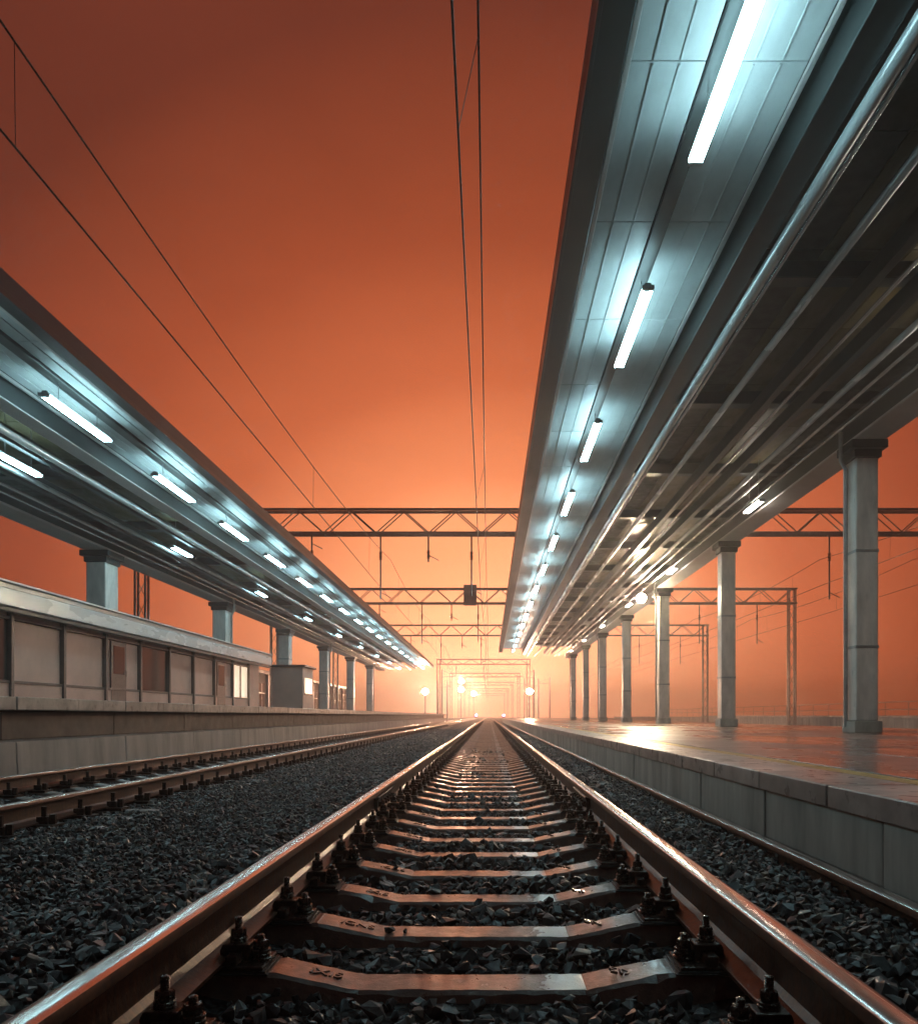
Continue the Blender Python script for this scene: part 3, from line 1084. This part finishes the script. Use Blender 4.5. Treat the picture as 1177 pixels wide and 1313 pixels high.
floodlight(7.0, 36.5, 5.98, 'bright floodlight hung under the tall canopy beside a column', .46, 'near_flood_glow', None, tilt=30, bracket=(.75, .1, .45))
floodlight(-6.3, 180, 8.4, 'upper lamp of the two highest lights beyond the tracks', 1.1, pole=-.5)
floodlight(-6.4, 182, 6.6, 'lower lamp of the two highest lights beyond the tracks', 1.2, pole=-.5)
floodlight(-5.1, 262, 7.9, 'farthest white lamp just above the rails of the neighbouring track', 1.4, pole=-.5)
floodlight(-8.4, 104, 3.75, 'bright lamp at the far end of the high platform', .8, pole=LPZ)
floodlight(5.3, 104, 3.75, 'bright lamp at the far end of the low platform', .8, pole=PZ - .1)

MASTS = [(-7.6, 128, 8.6, 'tallest slim mast beyond the end of the high platform'), (-9.2, 142, 7.4, 'slim mast standing left of the fifth gantry'), (-8.8, 168, 8.8, 'slim mast in the haze behind the fifth gantry on the far left'),
         (6.9, 122, 8.2, 'slim mast beyond the end of the low platform'), (8.6, 138, 7.6, 'slim mast right of the fifth gantry'), (7.4, 165, 9.0, 'slim tall mast in the haze right of the sixth gantry'),
         (11.5, 150, 8.4, 'slim mast standing alone beyond the low platform end'), (9.8, 205, 9.2, 'farthest slim mast on the right in the haze'), (-11.5, 215, 9.4, 'farthest slim mast on the left in the haze')]
for (x, y, hgt, lab) in MASTS:
    t = empty('line_mast', (x, y, -.6)); tag(t, lab, 'mast', 'slim masts in the haze')
    p_ = MB(); p_.tube([(0, 0, 0), (0, 0, hgt)], [.15, .09], 8); p_.build('pole', M['galvanised'], t, 50)
    p_ = MB(); q = -1 if x > 0 else 1
    p_.tube([(0, 0, hgt - 1.2), (q * 2.4, 0, hgt - 1.0)], .04, 6); p_.build('bracket_arm', M['galvanised'], t)
    p_ = MB(); p_.tube([(0, 0, hgt - .1), (q * 2.3, 0, hgt - .98)], .022, 6); p_.build('stay', M['galvanised'], t)

# dwarf signals
for x, lab in ((-2.2, 'small pink signal lamp left of the vanishing rails'), (2.5, 'small pink signal lamp right of the vanishing rails')):
    t = empty('dwarf_signal', (x, 135, -.4))
    p_ = MB(); p_.tube([(0, .1, 0), (0, .1, .75)], .05, 8); p_.build('post', M['galvanised'], t)
    h = MB(); h.box(-.2, .2, 0, .2, .62, 1.25); h.build('lamp_box', M['signal_black'], t, None, .03, 2)
    e = MB(); e.tube([(0, -.004, 1.03), (0, -.03, 1.03)], .16, 16); e.build('lens', M['signal_glow'], t)
    tag(t, lab, 'signal', 'dwarf signals')

# ================================================================== gantries and wires
def gantry(y, xa, xb, za, lab, hung, depth=1.0):
    t = empty('catenary_gantry', (0, y, 0))
    tag(t, lab, 'gantry', 'catenary gantries')
    for x in (xa, xb):
        p_ = MB()
        for (q, w) in ((-.22, -.16), (.22, -.16), (-.22, .16), (.22, .16)):
            p_.box(x + q - .04, x + q + .04, w - .04, w + .04, -.5, za + depth)
        for i in range(int((za + depth) / .9)):
            z = i * .9
            p_.tube([(x - .22, -.16, z), (x + .22, -.16, z + .9)], .018, 5)
            p_.tube([(x - .22, .16, z + .9), (x + .22, .16, z)], .018, 5)
        p_.build('post', M['galvanised'], t)
    c = MB()
    for z in (za, za + depth):
        for w in (-.25, .25):
            c.box(xa - .3, xb + .3, w - .045, w + .045, z - .05, z + .05)
    c.build('chord', M['galvanised'], t)
    l_ = MB()
    nn = int((xb - xa) / 1.1)
    for i in range(nn):
        x0 = xa + (xb - xa) * i / nn; x1 = xa + (xb - xa) * (i + 1) / nn
        for w in (-.25, .25):
            l_.tube([(x0, w, za if i % 2 else za + depth), (x1, w, za + depth if i % 2 else za)], .025, 5)
        l_.tube([(x0, -.25, za), (x0, .25, za)], .02, 5)
    l_.build('lattice', M['galvanised'], t)
    for (x, zc, zm) in hung:
        h = MB(); h.tube([(x, 0, za), (x, 0, zc - .05)], .035, 8); hg = h.build('hanger_post', M['galvanised'], t)
        i_ = MB()
        prof = []
        for q in range(6): prof += [(.035, .06 * q), (.085, .06 * q + .02), (.035, .06 * q + .05)]
        i_.lathe(prof, 10, (x + .0, 0, zm)); i_.build('insulator', M['porcelain'], t, 50)
        a = MB(); a.tube([(x, 0, zc + .25), (x + .45, 0, zc + .02)], .018, 6); a.build('steady_arm', M['galvanised'], hg)
    return t


TR = [(-.29, CAMZ + 5.2, -.10), (-4.2, CAMZ + 5.05, -4.2)]
GY = [34, 55, 77, 113, 150, 190, 235, 285]
GNAMES = ['nearest lattice gantry spanning the tracks above both canopies', 'second lattice gantry, behind the nearest one, with a plate hung on it', 'third lattice gantry spanning above the far ends of the canopies',
          'fourth gantry, first one standing clear beyond the canopies', 'fifth gantry down the line in the haze', 'sixth gantry down the line in the haze', 'seventh gantry down the line in the haze', 'farthest gantry above the vanishing rails']
for y, lab in zip(GY, GNAMES):
    near = y < 100
    hung = [(-.75, TR[0][1], 7.25), (-4.65, TR[1][1], 7.25)]
    if near: hung += [(-7.6, 7.7, 7.3), (14.6, 5.6, 7.2), (18.6, 5.6, 7.2), (-2.6, 7.2, 7.3)]
    gantry(y, -14.9 if near else -7.2, 21.0 if near else 5.6, 8.35 if near else 7.9, lab, hung, 1.0 if near else .7)
t = MB(); t.box(-1.75, -.85, 54.6, 54.66, 8.15, 9.6)
o = t.build('signal_plate', M['sign_back'], None, None, .03); tag(o, 'plain grey plate hung on the second gantry over the tracks', 'sign')


def wire_run(x_c, z_c, x_m, lab_c, lab_m, grp, y0=-8.0, sup=(-8, 34, 55, 77, 113, 150, 190, 235, 285), zs=7.25, low=6.5, zig=.06):
    pts, mp = [], []
    drops = []
    for k in range(len(sup) - 1):
        a, b_ = sup[k], sup[k + 1]
        nseg = 14
        L = b_ - a
        sag = (zs - low) * min(1.0, (L / 42.0) ** 1.3)
        for i in range(nseg + (1 if k == len(sup) - 2 else 0)):
            u = i / nseg; yy = a + L * u
            s = 4 * u * (1 - u)
            xx = x_c + zig * (1 if k % 2 else -1) * (2 * u - 1)
            pts.append((xx, yy, z_c - .03 * s))
            mp.append((x_m + zig * .4 * (1 if k % 2 else -1) * (2 * u - 1), yy, zs - sag * s))
            if i in (2, 5, 9, 12) and yy > 0: drops.append((pts[-1], mp[-1]))
    b = MB(); b.tube(pts, .011, 6); o = b.build('contact_wire', M['wire_metal'], None, 60); tag(o, lab_c, 'wire', grp)
    b = MB(); b.tube(mp, .011, 6); o = b.build('messenger_wire', M['wire_metal'], None, 60); tag(o, lab_m, 'wire', grp)
    for (p0, p1) in drops:
        b = MB(); b.tube([p0, p1], .004, 4); b.build('dropper', M['wire_metal'], o)


G = 'overhead wires'
wire_run(-.29, CAMZ + 5.2, -.10, 'overhead contact wire of the middle track', 'messenger wire above the middle track, with droppers', G)
wire_run(-4.2, CAMZ + 5.05, -4.2, 'overhead contact wire of the neighbouring track', 'sagging messenger wire above the neighbouring track', G, low=6.45)
wire_run(14.2, 6.1, 14.2, 'overhead contact wire of the first track beyond the low platform', 'messenger wire of the first track beyond the low platform', G, sup=(-8, 34, 55, 77, 113))
wire_run(18.2, 6.1, 18.2, 'overhead contact wire of the second track beyond the low platform', 'messenger wire of the second track beyond the low platform', G, sup=(-8, 34, 55, 77, 113))

# ================================================================== beyond the low platform
for xx, nm in ((13.4, 'first'), (14.95, 'second'), (17.5, 'third'), (19.05, 'fourth')):
    rail(xx, -.12, 8, 300, '%s rail beyond the low platform' % nm, 'rails beyond the low platform')
p = MB(); p.prism_y([(22, -.4), (30, -.4), (30, .42), (22, .42)], [10, 60, 140])
o = p.build('platform_far', M['concrete_face']); tag(o, 'far platform beyond the tracks on the far side', 'platform', kind='structure')
cb = MB(); cb.box(-.1, .6, 0, 2.98, 0, .14); cm_ = cb.mesh('edge_slab', M['coping_stone'], None, .015)
for k in range(24): link('edge_slab', cm_, o, (22, 10 + k * 3, .424))
# railing on the far platform
t = empty('platform_railing', (27, 0, .42)); tag(t, 'pale pipe railing along the far platform', 'railing')
for z in (.55, 1.05):
    b = MB(); b.tube([(0, 12, z), (0, 120, z)], .035, 8); b.build('rail_bar', M['trim_pale'], t, 60)
b = MB(); b.tube([(0, 0, 0), (0, 0, 1.05)], .03, 8); pm = b.mesh('post', M['trim_pale'], 60)
for k in range(37): link('post', pm, t, (0, 12 + 3 * k, 0))

# ================================================================== pavilion on the high platform
t = empty('platform_pavilion', (-9.7, 0, LPZ))
tag(t, 'long low pavilion with a pale lit fascia on the high platform', 'pavilion')
KY0, KY1 = 6.0, 34.0
b = MB(); b.box(-2.0, .35, KY0, KY1, 2.24, 2.34); b.box(-2.05, .42, KY0 - .05, KY1 + .05, 2.342, 2.39); b.build('roof', M['trim_pale'], t, None, .01)
b = MB(); b.box(.30, .38, KY0, KY1, 1.90, 2.238); b.build('fascia', M['kiosk_fascia'], t, None, .02, 2)
b = MB(); b.box(.22, .33, KY0 + .1, KY1 - .1, 1.80, 1.897); b.build('gutter', M['girder_steel'], t, None, .02, 2)
b = MB(); b.box(-1.95, -.14, KY0 + .1, KY1 - .1, 0, 2.238); b.build('back_wall', M['kiosk_panel'], t)
b = MB(); b.box(-.10, -.02, 0, 1.98, .0, .42); base_m = b.mesh('base_panel', M['kiosk_panel'], None, .008)
b = MB(); b.box(-.12, -.06, .06, 1.92, .48, 1.70); pane_m = b.mesh('pane', M['kiosk_panel'], None, .004)
b = MB(); b.box(-.13, -.05, .06, 1.92, .48, 1.70); glass_m = b.mesh('pane', M['glass'], None, .004)
b = MB(); b.box(-.13, .03, -.05, .05, 0, 2.238); mul_m = b.mesh('mullion', M['kiosk_frame'], None, .006)
b = MB(); b.box(-.11, .0, .055, 1.93, 1.72, 1.78); trn_m = b.mesh('transom', M['kiosk_frame'], None, .004)
b = MB(); b.box(-.12, -.055, .05, 1.92, 1.785, 2.236); top_m = b.mesh('head_panel', M['kiosk_panel'], None, .004)
b = MB(); b.box(-.11, -.05, .06, 1.92, .48, 1.70); lit_m = b.mesh('lit_window', M['window_glow'], None, .004)
b = MB(); b.box(-.045, -.012, .30, 1.15, .02, 1.69); door_m = b.mesh('door', M['kiosk_frame'], None, .006)
b = MB(); b.tube([(.02, 1.06, .80), (.02, 1.06, .95)], .012, 8); hand_m = b.mesh('door_handle', M['pipe_steel'], 50)
b = MB(); b.box(-.0118, -.006, .42, 1.03, .85, 1.58); dgl_m = b.mesh('door_glass', M['glass'])
b = MB(); b.box(-.049, -.01, .96, 1.02, .48, 1.70); wbar_m = b.mesh('window_bar', M['kiosk_frame'])
k = 0
y = KY0 + .15
while y + 2 < KY1:
    link('base_panel', base_m, t, (0, y, 0)); link('transom', trn_m, t, (0, y, 0)); link('transom', trn_m, t, (0, y, -1.30)); link('head_panel', top_m, t, (0, y, 0)); link('mullion', mul_m, t, (0, y, 0))
    last = y + 4 >= KY1
    link('lit_window' if last else 'pane', lit_m if last else (glass_m if k in (1, 4, 8) else pane_m), t, (0, y, 0))
    if k in (3, 7, 11):
        dr = link('door', door_m, t, (0, y, 0)); link('door_handle', hand_m, dr); link('door_glass', dgl_m, dr)
    if last: link('window_bar', wbar_m, t, (0, y, 0))
    y += 1.99; k += 1
link('mullion', mul_m, t, (0, y, 0))

# small lit booth further on
t = empty('ticket_booth', (-9.7, 42.5, LPZ)); tag(t, 'small booth with one lit window beyond the pavilion', 'booth')
b = MB(); b.box(-1.6, 0, -1.2, 1.2, 0, 2.3); b.build('wall', M['kiosk_panel'], t, None, .02)
b = MB(); b.box(-1.75, .15, -1.35, 1.35, 2.302, 2.42); b.build('roof', M['girder_steel'], t, None, .02)
b = MB(); b.box(.002, .03, -.8, .8, .95, 1.75); b.build('window', M['window_glow'], t)
b = MB(); b.box(.002, .06, -.9, .9, .86, .945); b.build('sill', M['kiosk_frame'], t)

# ================================================================== station hall behind the high platform
t = empty('station_hall', (-22, 18, -.6)); tag(t, 'long plastered station hall with pilasters behind the high platform', 'building')
b = MB(); b.box(-8, 0, 0, 110, 0, 5.2); b.build('wall', M['plaster'], t)
b = MB(); b.box(-8.3, .35, -.3, 110.3, 5.203, 5.55); b.build('roof', M['girder_steel'], t, None, .03)
b = MB(); b.box(.002, .22, -.35, .35, 0, 5.2); pil = b.mesh('pilaster', M['column_paint'], None, .02)
b = MB(); b.box(.002, .05, .9, 3.1, 1.5, 4.3); win = b.mesh('window', M['glass'])
b = MB(); b.box(.052, .10, 1.96, 2.04, 1.5, 4.3); b.box(.052, .10, .9, 1.955, 3.3, 3.38); b.box(.052, .10, 2.045, 3.1, 3.3, 3.38); wfr = b.mesh('window_bar', M['trim_pale'])
b = MB(); b.box(.002, .18, .7, 3.3, 1.32, 1.495); wsl = b.mesh('sill', M['trim_pale'])
for k in range(27):
    link('pilaster', pil, t, (0, .5 + k * 4, 0))
    w = link('window', win, t, (0, .5 + k * 4, 0)); link('window_bar', wfr, w); link('sill', wsl, w)

# ================================================================== haze
HAZE = True
if HAZE:
    h = MB(); h.box(-170, 170, -40, 450, -1.7, 12.5)
    o = h.build('haze', [])
    hm = bpy.data.materials.new('haze')
    hm.use_nodes = True
    nn, ll = hm.node_tree.nodes, hm.node_tree.links
    nn.clear()
    out = nn.new('ShaderNodeOutputMaterial')
    pv = nn.new('ShaderNodeVolumePrincipled')
    pv.inputs['Color'].default_value = (.95, .93, .92, 1)
    pv.inputs['Density'].default_value = .0034
    pv.inputs['Anisotropy'].default_value = .7
    ll.new(pv.outputs['Volume'], out.inputs['Volume'])
    o.data.materials.append(hm)
    tag(o, 'warm night haze filling the station', 'haze', kind='stuff')
